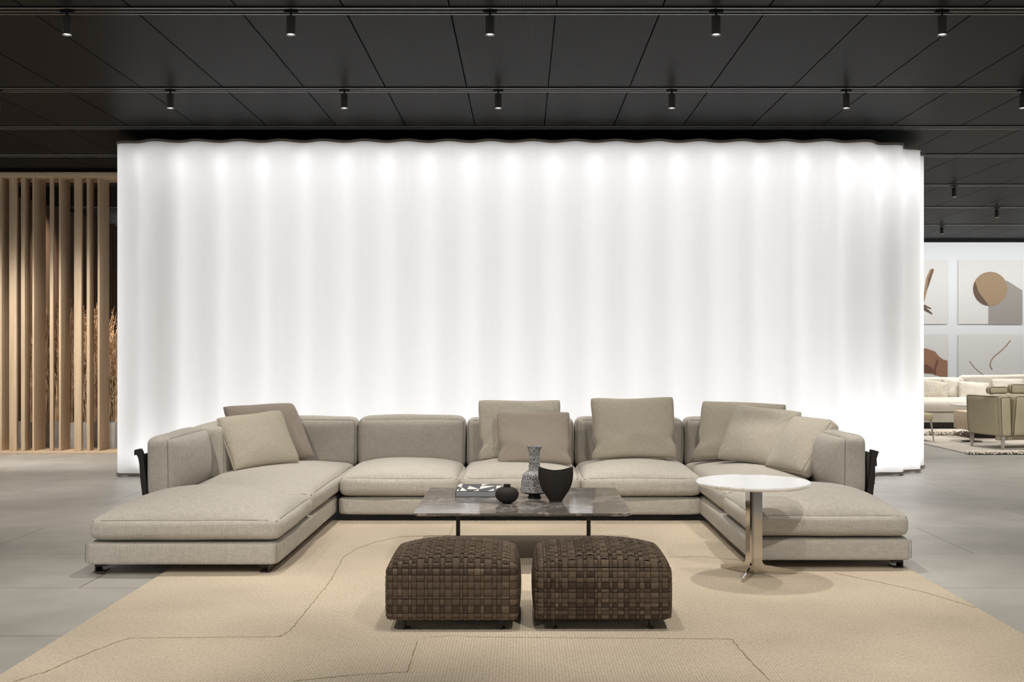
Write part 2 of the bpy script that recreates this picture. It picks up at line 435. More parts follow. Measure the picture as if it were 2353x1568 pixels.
# ------------------------------------------------------------ luminous partition
def partition_path():
    pts = []
    def arc(cx, cy, r, a0, a1, n=40):
        for k in range(n+1):
            a = R(a0+(a1-a0)*k/n); pts.append(Vector((cx+r*math.cos(a), cy+r*math.sin(a), 0)))
    arc(-3.74, 12.20, .42, 180, 270)
    arc(3.12, 12.98, 1.2, 270, 360)
    arc(3.3, 15.0, 1.02, 0, 90)
    arc(-3.19, 15.05, .97, 90, 180)
    # resample at even spacing
    P = pts+[pts[0]]; L = [0]
    for a, b in zip(P, P[1:]): L.append(L[-1]+(b-a).length)
    tot = L[-1]; N = int(tot/.035); out = []; j = 0
    for k in range(N):
        s = tot*k/N
        while L[j+1] < s: j += 1
        t = (s-L[j])/max(1e-9, L[j+1]-L[j]); out.append((P[j].lerp(P[j+1], t), s))
    return out, tot
PP, PT = partition_path()
nper = round(PT/.4215)
def wavy(inset=0.0, amp=.050, phase=0.0):
    res = []; N = len(PP)
    for i, (p, s) in enumerate(PP):
        d = (PP[(i+3) % N][0]-PP[(i-3) % N][0]).normalized(); nrm = Vector((d.y, -d.x, 0))
        wv = math.cos(2*PI*(s/PT*nper)+phase)
        res.append(p+nrm*(amp*wv-inset))
    return res
WZ0, WZ1 = .035, 3.365
PH = 1.6
lp = empty('luminous_partition', (.2, 13.2, 0), 'long glowing white partition of wavy backlit fabric standing behind the sofa', 'partition')
bm = bmesh.new(); ring = wavy(0, phase=PH); NZ = 12
rows = [[bm.verts.new((p.x, p.y, WZ0+(WZ1-WZ0)*k/NZ)) for p in ring] for k in range(NZ+1)]
n_ = len(ring)
for a, b in zip(rows, rows[1:]):
    for i in range(n_): bm.faces.new((a[i], a[(i+1) % n_], b[(i+1) % n_], b[i]))
part(lp, 'fabric_skin', bm, 'backlit_fabric', auto=None)
def band(z0, z1, i0, i1, name, m):
    bm = bmesh.new(); A = wavy(i0, phase=PH); B = wavy(i1, phase=PH); n = len(A)
    V = [[bm.verts.new((p.x, p.y, z)) for p in r_] for r_, z in ((A, z0), (A, z1), (B, z1), (B, z0))]
    for q in range(4):
        a, b = V[q], V[(q+1) % 4]
        for i in range(n): bm.faces.new((a[i], a[(i+1) % n], b[(i+1) % n], b[i]))
    bmesh.ops.recalc_face_normals(bm, faces=bm.faces[:])
    return part(lp, name, bm, m, auto=30)
band(WZ1, WZ1+.025, -.012, .04, 'top_rim', 'rim_metal')
band(WZ0-.02, WZ0+.001, -.012, .04, 'bottom_rim', 'rim_metal')
mat('inner_white', (.82, .82, .82), rough=.9)
def cap(z0, z1, inset, name, m):
    bm = bmesh.new(); A = wavy(inset, phase=PH)
    a = [bm.verts.new((p.x, p.y, z0)) for p in A]; b = [bm.verts.new((p.x, p.y, z1)) for p in A]
    bm.faces.new(a[::-1]); bm.faces.new(b)
    for i in range(len(a)): bm.faces.new((a[i], a[(i+1) % len(a)], b[(i+1) % len(a)], b[i]))
    return part(lp, name, bm, m, auto=30)
cap(WZ1-.02, WZ1+.012, .03, 'lid', 'inner_white')
cap(0.0, WZ0+.01, .10, 'plinth', 'black_matte')
# solid core that carries the lamps
bm = bmesh.new(); A = [p for p in wavy(.55, amp=0, phase=PH)]
a = [bm.verts.new((p.x, p.y, WZ0+.01)) for p in A]; b = [bm.verts.new((p.x, p.y, WZ1-.02)) for p in A]
for i in range(len(a)): bm.faces.new((a[i], a[(i+1) % len(a)], b[(i+1) % len(a)], b[i]))
part(lp, 'core_wall', bm, 'inner_white', auto=30)

def area(name, loc, rot, sx, sy, power, col=(.985, .985, 1), spread=180):
    l = bpy.data.lights.new(name, 'AREA'); l.shape = 'RECTANGLE'; l.size = sx; l.size_y = sy; l.energy = power; l.color = col
    l.spread = R(spread)
    o = bpy.data.objects.new(name, l); S.collection.objects.link(o); o.location = loc; o.rotation_euler = rot; o.parent = lp
    o.location = Vector(loc)-lp.location; return o
PW = .262
# led panels and strips inside the partition, facing the fabric
area('led_panel', (-.2, 12.28, 1.7), (R(-90), 0, PI), 7.2, 3.0, 265*PW)
area('led_strip', (-.25, 12.05, 3.27), (R(-15), 0, 0), 7.4, .05, 60*PW)
area('led_strip', (-.25, 12.05, .10), (R(195), 0, 0), 7.4, .05, 105*PW)
area('led_strip', (3.5, 12.62, 1.7), (R(-90), 0, PI+R(40)), .9, 3.0, 42*PW)
area('led_strip', (3.85, 13.4, 1.7), (R(-90), 0, PI+R(85)), 1.0, 3.0, 90*PW)
area('led_strip', (3.72, 12.42, 3.25), (R(-15), 0, R(42)), .9, .05, 22*PW)
area('led_strip', (3.72, 12.42, .10), (R(195), 0, R(42)), .9, .05, 45*PW)
area('led_strip', (-3.72, 12.72, 1.7), (R(-90), 0, PI-R(70)), .8, 3.0, 140*PW)

# ------------------------------------------------------------ ceiling tracks and spotlights
names = ['just outside the picture above', 'front', 'second from the front', 'third from the front, above glowing wall',
         'fourth from the front, behind the wall', 'fifth from the front',
         'sixth from the front', 'farthest of all']
for i, y in enumerate(TY):
    lab = 'black lighting track with silver edges on the ceiling, ' + names[i]
    t = empty('lighting_track', (0, y, TRZ), lab, 'lighting track', 'ceiling lighting tracks')
    segs = [(-8, 15)]
    b1 = bmesh.new(); b2 = bmesh.new()
    bm_box(b1, -9, 15, y-.07, y+.07, TRZ+.006, CEIL)
    for dy in (-.068, .068): bm_box(b2, -9, 15, y+dy-.003, y+dy+.003, TRZ+.002, TRZ+.008)
    bm_box(b2, -9, 15, y-.004+.006, y+.002+.006, TRZ+.002, TRZ+.0075)
    part(t, 'track_channel', b1, 'black_metal'); part(t, 'track_edge', b2, 'track_lip')
def spotlight(first=[None]):
    if first[0] is None:
        t = empty('track_spotlight', (0, 0, 0))
        part(t, 'housing', lathe([(.0, 0), (.026, 0), (.0295, -.003), (.0295, -.118), (.027, -.122), (.0268, -.112), (.0, -.112)], n=32, cap=False), 'black_matte')
        part(t, 'stem', lathe([(.0, .035), (.007, .035), (.007, 0), (.0, 0)], n=12, cap=False), 'black_metal')
        part(t, 'adapter', box(-.045, .045, -.012, .012, .024, .036, bev=.002), 'black_metal')
        part(t, 'lens', lathe([(.0, -.1165), (.0195, -.1165), (.0195, -.114), (0, -.114)], n=24, cap=False), 'lens_glow')
        part(t, 'lens_ring', lathe([(.0275, -.121), (.0290, -.1235), (.0298, -.121), (.0298, -.118), (.0275, -.118)], n=32, cap=False), 'lamp_ring')
        first[0] = t; return t
    r = first[0].copy(); S.collection.objects.link(r)
    for ch in first[0].children:
        c = ch.copy(); S.collection.objects.link(c); c.parent = r
    return r
def lamp(x, y, power, lab, grp, col=(1, .945, .87), cone=74, blend=.6, tilt=(0, 0)):
    t = spotlight(); t.location = (x, y, TRZ-.03); tag(t, lab, 'spotlight', grp)
    l = bpy.data.lights.new('beam', 'SPOT'); l.energy = power; l.color = col
    l.spot_size = R(cone); l.spot_blend = blend; l.shadow_soft_size = .022
    lo = bpy.data.objects.new('beam', l); S.collection.objects.link(lo); lo.parent = t; lo.location = (0, 0, -.128)
    t.rotation_euler = (tilt[0], tilt[1], 0)
ords = ['leftmost', 'second from the left', 'third from the left', 'fourth from the left', 'fifth from the left', 'sixth from the left', 'rightmost']
xs1 = [(u-CU)/(773/2.186) for u in (155, 669, 1126, 1645, 2164)]
for k, x in enumerate(xs1):
    lamp(x, TY[1]-.01, SPOT_W, 'black cylinder spotlight hanging from the front ceiling track, %s of its five' % (ords[k] if k < 4 else 'rightmost'), 'spotlights on the front track')
xs2 = [(u-CU)/(591/2.186) for u in (-6, 393, 792, 1145, 1543, 1943, 2348)]
for k, x in enumerate(xs2):
    nm = ['cut off by the left picture edge', 'leftmost of the five whole ones', 'second from the left of the five whole ones', 'middle of the five whole ones',
          'second from the right of the five whole ones', 'rightmost of the five whole ones', 'cut off by the right picture edge'][k]
    lamp(x, TY[2]-.01, SPOT_W*.5, 'black spotlight on the second ceiling track, ' + nm, 'spotlights on the second track')
for k, (u, yi, d) in enumerate(((2193, 5, 373), (2290, 6, 322), (2165, 7, 282))):
    nm = ['nearest of the three right of the glowing wall', 'farthest right of the three beyond the glowing wall', 'farthest and smallest, beyond the glowing wall']
    lamp((u-CU)/(d/2.186), TY[yi], 90, 'small black spotlight on a far track, ' + nm[k], 'far spotlights')
# spotlights outside the picture, added for brightness; the sofa pair follows the table's shadow
for k, x in enumerate((-3.0, -1.5, 0, 1.5, 3.0)):
    lamp(x, TY[0], SPOT_W*.28, 'added ceiling spotlight nearer than the picture shows, %s of its row' % ords[k], 'spotlights outside the picture')  # row added to light the foreground
for k, x in enumerate((-2.2, 1.42)):
    lamp(x, 2.8, (235, 205)[k], 'ceiling spotlight behind the camera, %s of its row, turned to the sofa' % ords[k], 'spotlights outside the picture', tilt=(R(52), 0))
for k, x in enumerate((-6.7, -5.35)):
    lamp(x, 11.2, 350, 'added ceiling spotlight outside the left picture edge turned to the timber screen, ' + ('outer', 'inner')[k], 'spotlights outside the picture', cone=62, tilt=(R(46), 0))  # added to brighten the timber fins
for k, x in enumerate((-5.5, 5.45)):
    lamp(x, 11.69, (110, 60)[k], 'added ceiling spotlight lighting the stone floor beyond the %s picture edge' % ('left', 'right')[k], 'spotlights outside the picture')  # added to lift the floor at both sides
for k, (x, y, q) in enumerate(((8.2, 15.64, 0), (5.9, 18.1, 0), (8.3, 18.1, 0), (6.8, 20.7, 0), (9.2, 20.7, 0), (7.3, 11.55, 35), (5.4, 11.55, 35))):
    lamp(x, y, 130, 'added spotlight over the far lounge, outside the picture, ' + ('right of the khaki chair', 'behind the glowing wall', 'right of the cream sofa', 'by the far wall, hidden', 'by the far wall, right', 'turned to the khaki chair, right', 'turned to the khaki chair, left')[k],
         'spotlights outside the picture', cone=110, tilt=(R(q), 0))  # added to brighten the far lounge
def wash(name, loc, rot, sx, sy, p, col, spread=180):
    l = bpy.data.lights.new(name, 'AREA'); l.shape = 'RECTANGLE'; l.size = sx; l.size_y = sy; l.energy = p; l.color = col; l.spread = R(spread)
    o = bpy.data.objects.new(name, l); S.collection.objects.link(o); o.location = loc; o.rotation_euler = rot
wash('far_wall_fill', (8.5, 22.0, 3.42), (R(35), 0, 0), 8, .1, 110, (.99, .99, 1))  # added fill light for the far wall, no fixture there
wash('grass_fill', (-5.6, 16.5, 3.35), (0, 0, 0), 1.8, .2, 60, (1, .86, .7), 95)  # added fill light over the grasses, without a fixture

wash('panelling_fill', (-5.9, 18.2, 3.3), (0, R(-35), 0), .2, 2.0, 45, (1, .84, .66), 120)  # added fill so the brown boards do not go dark

# ------------------------------------------------------------ big rug
rug = empty('area_rug', (0, 5.5, 0), 'large sand-beige wool rug with carved seam lines under the sofa and poufs', 'rug')
RX0, RX1, RY0, RY1, RT = -2.06, 2.26, 2.9, 8.78, .012
part(rug, 'pile', box(RX0, RX1, RY0, RY1, 0, RT, bev=.004), 'rug_wool')
lines = [
 [(30,1568),(104,1545),(170,1515),(220,1495),(259,1480),(298,1467),(476,1466),(643,1464),(664,1452),(684,1428),(700,1408),(731,1370),(761,1333),(788,1282),(819,1262),(863,1246),(921,1234),(1033,1231),(1043,1206)],
 [(600,1600),(678,1566),(819,1552),(936,1545),(958,1476)],
 [(972,1466),(1040,1462),(1108,1465),(1500,1468),(1645,1469),(1681,1470),(1703,1495),(1732,1528),(1768,1564)],
 [(1536,1281),(1620,1280),(1663,1285),(1714,1289)],
 [(1917,1318),(2007,1336),(2113,1359),(2189,1381),(2243,1398)]]
for L_ in lines:
    pts = [FL(u, v, RT) for u, v in L_]; q = []
    for a, b in zip(pts, pts[1:]):
        n = max(1, int((b-a).length/.018))
        for k in range(n):
            p = a.lerp(b, k/n); j = noise.noise_vector(p*28)*.006; q.append(p+Vector((j.x, j.y, 0)))
    q.append(pts[-1])
    q = [p for p in q if RX0+.004 < p.x < RX1-.004 and RY0 < p.y < RY1]
    part(rug, 'seam_line', tube(q, [.0028+.0016*noise.noise(p*40) for p in q], n=5), 'seam_cord', auto=None)

# ------------------------------------------------------------ sectional sofa
sofa = empty('sectional_sofa', (0, 9.0, 0), 'large U-shaped sectional sofa in greige linen in front of the glowing wall', 'sofa')
LX0, LX1 = -2.49, -1.385       # left chaise
CX0, CX1 = -1.368, 1.339       # middle run
QX0, QX1 = 1.325, 2.275        # right chaise
LY, CY, QY, BY = 6.71, 8.74, 6.85, 9.75
BZ0, BZ1 = .052, .188
def base(x0, x1, y0, y1):
    c = Cushion(x0, x1, y0, y1, BZ0, BZ1, r=.028, crown=(0, 0, 0), bulge=(.004, .004, .004, .004), wr=.0018)
    o = cushion(sofa, 'base', c, n=13)
    b2 = bmesh.new()
    for xx in (x0+.006, x1-.006):
        bm_tube(b2, [(xx, y0+.012, BZ0+.02), (xx, y0+.004, BZ0+.05), (xx, y0+.004, BZ1-.05), (xx, y0+.012, BZ1-.012)], .0028)
    part(o, 'piping', b2, 'piping', base=sofa.location)
base(LX0-.012, LX1-.012, LY, 9.98)
base(CX0, CX1, CY, 9.98)
base(QX0, QX1, QY, 9.98)
def seat(x0, x1, y0, y1, sd, crown=.088, r=.055, z0=BZ1+.004, z1=.345, b=(.014, .014, .016, .0), cp=.68):
    c = Cushion(x0, x1, y0, y1, z0, z1, r=r, crown=(0, 0, crown), bulge=b, wr=.007, seed=sd, cp=cp)
    return cushion(sofa, 'seat_cushion', c, pipe=[(2, 1)], n=17)
seat(LX0+.005, LX1, LY+.005, 7.80, 1, crown=.125, z1=.328, r=.055, cp=.85)
seat(LX0+.2, LX1-.0, 7.81, BY+.06, 2, crown=.078, z1=.342)
w3 = (CX1-CX0)/3
for k in range(3):
    seat(CX0+w3*k+.004, CX0+w3*(k+1)-.004, CY-.015, BY+.05, 3+k)
seat(QX0+.012, QX1-.2, 7.88, BY+.06, 7, crown=.078, z1=.342)
seat(QX0+.012, QX1-.005, QY+.005, 7.87, 8, crown=.125, z1=.332, r=.055, cp=.85)
def back(x0, x1, sd, y0=BY, y1=9.99, z1=.715, crown=.012, r=.055, bul=.025, name='back_cushion'):
    c = Cushion(x0, x1, y0, y1, .30, z1, r=r, crown=(0, 0, crown), bulge=(.003, .003, bul, .02), lean=(0, .03), wr=.006, seed=sd)
    return cushion(sofa, name, c, pipe=[(1, -1)], n=15)
back(-2.20, CX0-.012, 11, z1=.718)
back(CX0+.002, CX0+w3-.006, 12, z1=.722, crown=.02, bul=.05, r=.06, y0=BY-.02)
back(CX0+w3+.004, CX0+2*w3-.006, 13)
back(CX0+2*w3+.004, CX1+.0, 14)
back(CX1+.012, 2.06, 15)
pbox(sofa, 'gap_backing', 'sofa_linen', -2.3, 2.2, 9.93, 9.985, .12, .62, bev=.01)  # added behind the cushions to stop the glow showing between them
def arm(x0, x1, y0, y1, sd, side, z1=.712, b=.06):
    bu = (.004, b, .006, .004) if side < 0 else (b, .004, .006, .004)
    c = Cushion(x0, x1, y0, y1, .30, z1, r=.05, crown=(0, 0, .012), bulge=bu, wr=.006, seed=sd, lean=(.02*side, 0))
    return cushion(sofa, 'back_cushion', c, pipe=[(0, -side)], n=15)
arm(-2.475, -2.315, 7.73, 8.70, 21, -1, b=.085)
arm(-2.475, -2.20, 8.71, 9.98, 22, -1, b=.05)
arm(2.135, 2.295, 7.83, 8.75, 23, 1, b=.085)
arm(2.06, 2.295, 8.76, 9.98, 24, 1, b=.05)
# dark metal back frames with leather straps outside the arm cushions
def frame(side, y0, y1):
    if side < 0:
        X = lambda u, v: (PX(u, v, y0).x, PX(u, v, y0).z)
        front = [X(312.5, 1036), X(316, 1032.5), X(321, 1032.5), X(325, 1040), X(330, 1058), X(333, 1085), X(336, 1110), X(337, 1140), X(327, 1140), X(322, 1100), X(320, 1066), X(317, 1052), X(313, 1044)]
        hook = [X(307, 1037), X(309, 1034), X(313, 1034), X(318, 1033), X(318, 1036), X(313, 1038), X(311.5, 1047), X(307, 1047)]
    else:
        X = lambda u, v: (PX(u, v, y0).x, PX(u, v, y0).z)
        front = [X(2003, 1034), X(2010, 1035), X(2020, 1038), X(2014.5, 1055), X(2015.5, 1071), X(2011, 1072.5), X(2011, 1100), X(2009, 1112), X(2006, 1140), X(1992, 1140), X(1996, 1100), X(2000, 1070)]
        hook = [X(2010, 1110), X(2012, 1110), X(2012, 1112), X(2009, 1113)]
    fr = part(sofa, 'back_frame', prism(front, 'y', y0, y0+.05), 'bronze_metal', auto=30)
    # straps running back along the sofa
    xo = [p[0] for p in front]; xm = (min(xo)+max(xo))/2
    bm = bmesh.new(); d = .006*side
    xi = 2.312 if side > 0 else -2.497
    bm_box(bm, min(xi, xm-d), max(xi, xm-d), y0+.02, y1, .14, .60, bev=.004)
    part(fr, 'leather_strap', bm, 'strap_leather', base=sofa.location)
    part(fr, 'hook', prism(hook, 'y', y0+.01, y0+.04), 'bronze_metal', auto=30, base=sofa.location)
frame(-1, 7.74, 9.9); frame(1, 7.86, 9.9)
# L shaped metal feet
def foot(x, y, side, dy=1):
    bm = bmesh.new()
    bm_box(bm, x-.004, x+.004, y, y+.11*dy if dy > 0 else y+.11, 0.012, BZ0+.004, bev=.001)
    bm_box(bm, min(x, x-side*.05), max(x, x-side*.05), y, y+.11, 0.012, .019, bev=.001)
    bm_box(bm, min(x, x-side*.06), max(x, x-side*.06), y, y+.11, BZ0-.004, BZ0+.004, bev=.001)
    part(sofa, 'foot', bm, 'bronze_metal')
foot(LX0+.045, LY+.02, -1); foot(LX1-.07, LY+.02, 1)
foot(QX1-.05, QY+.02, 1); foot(QX0+.06, QY+.05, -1)
for x, y, s in ((LX0+.05, 9.7, -1), (QX1-.05, 9.7, 1), (CX0+.05, 9.7, -1), (CX1-.05, 9.7, 1), (LX1-.07, 8.6, 1), (QX0+.06, 8.6, -1), (-.4, 9.2, -1), (.5, 9.2, 1)):
    foot(x, y, s)

# ------------------------------------------------------------ throw pillows
def pillow_mesh(w_, h_, T, sd, pinch=.05, wr=.008, dent=0.0, slump=0.0):
    n = 26; bm = bmesh.new(); F_, B_ = {}, {}
    for i in range(n+1):
        for j in range(n+1):
            u = math.sin((-1+2*i/n)*PI/2); v = math.sin((-1+2*j/n)*PI/2)
            e = (1-u*u)*(1-v*v)
            ck = 1-.055*(abs(u)*abs(v))**5
            notch = (.05+.035*slump)*math.exp(-((v+.48+.1*math.sin(sd*2.1)*(1 if u > 0 else -1))/.16)**2)*u*u*(slump*.75+.25)
            x = w_/2*u*(1-pinch*(1-v*v)*abs(u))*ck*(1-notch); z = h_/2*v*(1-pinch*(1-u*u)*abs(v))*ck
            # filling sinks a little to the bottom
            t = T/2*(max(e, 0)**.32)*(1-.18*v*slump)
            rx = noise.noise(Vector((x*9+sd*5, z*9, sd)))*wr*min(1, e*3)
            # folds running out of the corners
            cr = math.exp(-((abs(u)-.8)**2+(abs(v)-.62)**2)*9)
            fold = math.sin((abs(x)-abs(z))*95+sd)*.006*cr*min(1, e*6)
            dn = dent*math.exp(-(u*u*2.5+(v-.45)**2*4))
            edge = i in (0, n) or j in (0, n)
            yf = -(t+rx+fold-dn); yb = t+rx*.5
            if edge: yf = yb = 0
            j2 = noise.noise_vector(Vector((x*3+sd*9, 0, z*3)))*.012
            p = Vector((x+j2.x*(1-.5*e), yf, z+j2.z))
            F_[i, j] = bm.verts.new(p)
            B_[i, j] = F_[i, j] if edge else bm.verts.new((p.x, yb, p.z))
    for i in range(n):
        for j in range(n):
            bm.faces.new((F_[i, j], F_[i+1, j], F_[i+1, j+1], F_[i, j+1]))
            q = (B_[i, j], B_[i, j+1], B_[i+1, j+1], B_[i+1, j])
            bm.faces.new(q)
    rim = [F_[i, 0].co.copy() for i in range(n)]+[F_[n, j].co.copy() for j in range(n)]+[F_[i, n].co.copy() for i in range(n, 0, -1)]+[F_[0, j].co.copy() for j in range(n, 0, -1)]
    return bm, rim
mat('taupe_edge', (.29, .245, .205), rough=.95); mat('linen_edge', (.42, .385, .32), rough=.95); mat('boucle_edge', (.45, .41, .33), rough=1)
def pillow(pose, w_, h_, T, m, em, lab, sd, **k):
    x, y, z, th, ph, ro = pose
    bm, rim = pillow_mesh(w_, h_, T, sd, **k)
    o = obj('throw_pillow', bm, m); tag(o, lab, 'pillow', 'throw pillows on the sofa')
    md = o.modifiers.new('subd', 'SUBSURF'); md.levels = 1; md.render_levels = 1
    obj('piping', tube(rim, .0045, closed=True, n=6), em, o)
    o.location = (x, y, z); Mx = Matrix.Rotation(R(th), 3, 'Z') @ Matrix.Rotation(R(ph), 3, 'X') @ Matrix.Rotation(R(ro), 3, 'Y')
    o.rotation_euler = Mx.to_euler()
pillow((-2.02, 9.375, .627, 42, -37, -1), .66, .545, .18, 'taupe_cloth', 'taupe_edge', 'taupe pillow half hidden in the left corner of the sofa behind the boucle one', 1, pinch=.07)
pillow((-2.0, 8.90, .600, 38.6, -31.7, -4.6), .56, .465, .19, 'boucle', 'boucle_edge', 'light beige boucle pillow in the left corner, in front of the taupe one', 2, pinch=.06)
pillow((-.018, 9.50, .636, 0, -20, -.7), .685, .515, .18, 'pillow_linen', 'linen_edge', 'large greige linen pillow on the middle seat, behind a smaller taupe one', 3, slump=1, pinch=.06)
pillow((.095, 9.22, .589, 4.5, -28, .6), .585, .46, .17, 'taupe_cloth', 'taupe_edge', 'smooth taupe pillow on the middle seat, behind the tall grey vase', 4, slump=1, dent=.012, pinch=.06)
pillow((.89, 9.42, .660, 1, -21, -.9), .69, .525, .20, 'boucle', 'boucle_edge', 'large beige boucle pillow alone on the third seat, facing straight ahead', 5, slump=1, pinch=.055)
pillow((1.744, 9.44, .632, -22, -29, 2.2), .70, .535, .18, 'boucle', 'boucle_edge', 'beige boucle pillow, leftmost of the three in the right corner', 6, slump=1, pinch=.06)
pillow((1.82, 9.03, .630, -44, -32, 3.5), .60, .49, .18, 'pillow_linen', 'linen_edge', 'creased greige linen pillow, middle of the three in the right corner', 7, dent=.05, pinch=.05)
def side_cushion():
    """boxed cushion leaning on the right arm"""
    c = Cushion(-.235, .235, -.055, .055, -.235, .235, r=.04, crown=(0, 0, .0), bulge=(.006, .006, .055, .03), wr=.008, seed=31)
    bm = c.mesh(15)
    o = obj('throw_pillow', bm, 'pillow_linen'); tag(o, 'greige linen pillow with piped seam leaning on the right arm, rightmost of all', 'pillow', 'throw pillows on the sofa')
    md = o.modifiers.new('subd', 'SUBSURF'); md.levels = 1; md.render_levels = 1
    obj('piping', tube(c.loop(1, -1), .0035, closed=True), 'piping', o)
    o.location = (2.045, 8.60, .578)
    o.rotation_euler = (Matrix.Rotation(R(-66), 3, 'Z') @ Matrix.Rotation(R(-36), 3, 'X') @ Matrix.Rotation(R(1), 3, 'Y')).to_euler()
side_cushion()

# ------------------------------------------------------------ woven poufs
def pouf(x0, x1, y0, y1, lab, seed, var):
    rnd = random.Random(seed); t = empty('woven_pouf', ((x0+x1)/2, (y0+y1)/2, .012), lab, 'pouf', 'woven poufs in front of the coffee table')
    c = Cushion(x0, x1, y0, y1, .058, .305, r=.024, crown=(0, 0, .075), bulge=(.014, .014, .004, .006), wr=0, cp=.55)
    core = Cushion(x0+.004, x1-.004, y0+.004, y1-.004, .060, .302, r=.024, crown=(0, 0, .075), bulge=(.014, .014, .004, .006), wr=0, cp=.55)
    cm = core.mesh(13); part(t, 'core', cm, 'weave_core')
    def cells(size):
        out = []; a = 0
        while a < size:
            wd = rnd.choice((.034, .030, .014, .037, .022, .016)); out.append(wd); a += wd
        k = 2/sum(out); r_ = [-1]
        for q in out: r_.append(r_[-1]+q*k)
        return r_
    A = cells(x1-x0); B = cells(y1-y0); Z = cells(.247)
    bm = bmesh.new()
    tone_col = [rnd.choice((0, 0, 1, 1, 2, 3)) for _ in A]
    tone_row = [rnd.choice((0, 0, 1, 1, 2, 3)) for _ in range(80)]
    def face(Us, Vs, mk, off, coltone, rowtone, amp=.0038):
        for i in range(len(Us)-1):
            for j in range(len(Vs)-1):
                over = (i+j+off) % 2; K = 4
                g = .03; grid = []
                tone = coltone[i % len(coltone)] if over else rowtone[j]
                if rnd.random() < .12*var: tone = rnd.choice((0, 1, 2, 3))
                for a in range(K+1):
                    row = []
                    for b in range(K+1):
                        ta, tb = a/K, b/K
                        u = Us[i]+(Us[i+1]-Us[i])*(g+(1-2*g)*ta); v = Vs[j]+(Vs[j+1]-Vs[j])*(g+(1-2*g)*tb)
                        p = c.f(mk(u, v)); e = .004
                        pu = c.f(mk(min(1, u+e), v))-c.f(mk(max(-1, u-e), v)); pv = c.f(mk(u, min(1, v+e)))-c.f(mk(u, max(-1, v-e)))
                        n = pu.cross(pv)
                        n = n.normalized() if n.length > 1e-12 else Vector((0, 0, 1))
                        if n.dot(p-c.c) < 0: n = -n
                        al, ac = (tb, ta) if over else (ta, tb)
                        hgt = amp*math.sin(PI*al)**.7+.0012*math.sin(PI*ac)**.4-.0012
                        row.append(bm.verts.new(p+n*hgt))
                    grid.append(row)
                for a in range(K):
                    for b in range(K):
                        f_ = bm.faces.new((grid[a][b], grid[a+1][b], grid[a+1][b+1], grid[a][b+1])); f_.material_index = tone
    ty = [rnd.choice((0, 0, 1, 1, 2, 3)) for _ in range(80)]
    tz = [rnd.choice((0, 0, 1, 1, 2, 3)) for _ in range(80)]
    if var < .5: tone_col = [q if q != 2 else 1 for q in tone_col]
    face(A, Z, lambda u, v: (u, -1, v), 0, tone_col, tz)
    face(A, Z, lambda u, v: (u, 1, v), 0, tone_col, tz)
    face(A, B, lambda u, v: (u, v, 1), len(Z) % 2, tone_col, ty, .006)
    face(B, Z, lambda u, v: (-1, u, v), 1, ty, tz)
    face(B, Z, lambda u, v: (1, u, v), len(A) % 2, ty, tz)
    bmesh.ops.recalc_face_normals(bm, faces=bm.faces[:])
    part(t, 'woven_cover', bm, WM, auto=None)
    return t
def pouf_foot(t, u, v0, v1, y, y2):
    """upright flat bar foot"""
    x0, x1 = PX(v0, 0, y).x, PX(v1, 0, y).x
    bm = bmesh.new(); bm_box(bm, x0, x0+.008, y, y+.06, .012, .062, bev=.001); bm_box(bm, x0, x1, y, y+.06, .012, .018, bev=.001)
    bm_box(bm, x0, x1, y, y+.06, .056, .062, bev=.001)
    part(t, 'foot', bm, 'bronze_metal')
p1 = pouf(-.617, -.022, 5.33, 5.93, 'woven brown leather pouf, left one of the pair', 3, .4)
for a, b in ((926, 941), (1150, 1161)):
    pouf_foot(p1, 0, a, b, 5.37, 0); pouf_foot(p1, 0, a, b, 5.80, 0)
p2 = pouf(.062, .678, 5.34, 5.94, 'woven brown leather pouf, right one of the pair', 12, 1.0)
for a, b in ((1270, 1281), (1493, 1504)):
    pouf_foot(p2, 0, a, b, 5.38, 0); pouf_foot(p2, 0, a, b, 5.82, 0)

# ------------------------------------------------------------ coffee table
TZ = .345
ct = empty('coffee_table', (0, 7.4, .012), 'low square coffee table with polished grey-brown marble top on slim dark legs', 'coffee table')
TX0, TX1, TYF, TYB = -.630, .636, 6.785, 8.03
prof = [(0, 0), (.02, .0), (.03, .004), (.03, .014), (.022, .02)]
bm = bmesh.new()
def rect(x0, x1, y0, y1, z): return [bm.verts.new(p) for p in ((x0, y0, z), (x1, y0, z), (x1, y1, z), (x0, y1, z))]
r0 = rect(TX0+.03, TX1-.03, TYF+.03, TYB-.03, TZ-.022); r1 = rect(TX0+.002, TX1-.002, TYF+.002, TYB-.002, TZ-.010)
r1b = rect(TX0, TX1, TYF, TYB, TZ-.008); r2 = rect(TX0, TX1, TYF, TYB, TZ-.0015); r3 = rect(TX0+.0015, TX1-.0015, TYF+.0015, TYB-.0015, TZ)
bm.faces.new(r0[::-1]); bm.faces.new(r3)
for a, b in ((r0, r1), (r1, r1b), (r1b, r2), (r2, r3)):
    for i in range(4): bm.faces.new((a[i], a[(i+1) % 4], b[(i+1) % 4], b[i]))
part(ct, 'tabletop', bm, 'grey_marble', auto=15)
for x in (-.404, .418):
    lg = pbox(ct, 'leg', 'bronze_metal', x-.0125, x+.0125, 7.39, 7.415, .018, TZ-.03, bev=.002)
    part(lg, 'foot_bar', box(x-.02, x+.02, 6.95, 7.84, .012, .020, bev=.002), 'bronze_metal', base=ct.location)
    part(lg, 'crossbar', box(x-.0125, x+.0125, 6.95, 7.86, TZ-.034, TZ-.021, bev=.002), 'bronze_metal', base=ct.location)

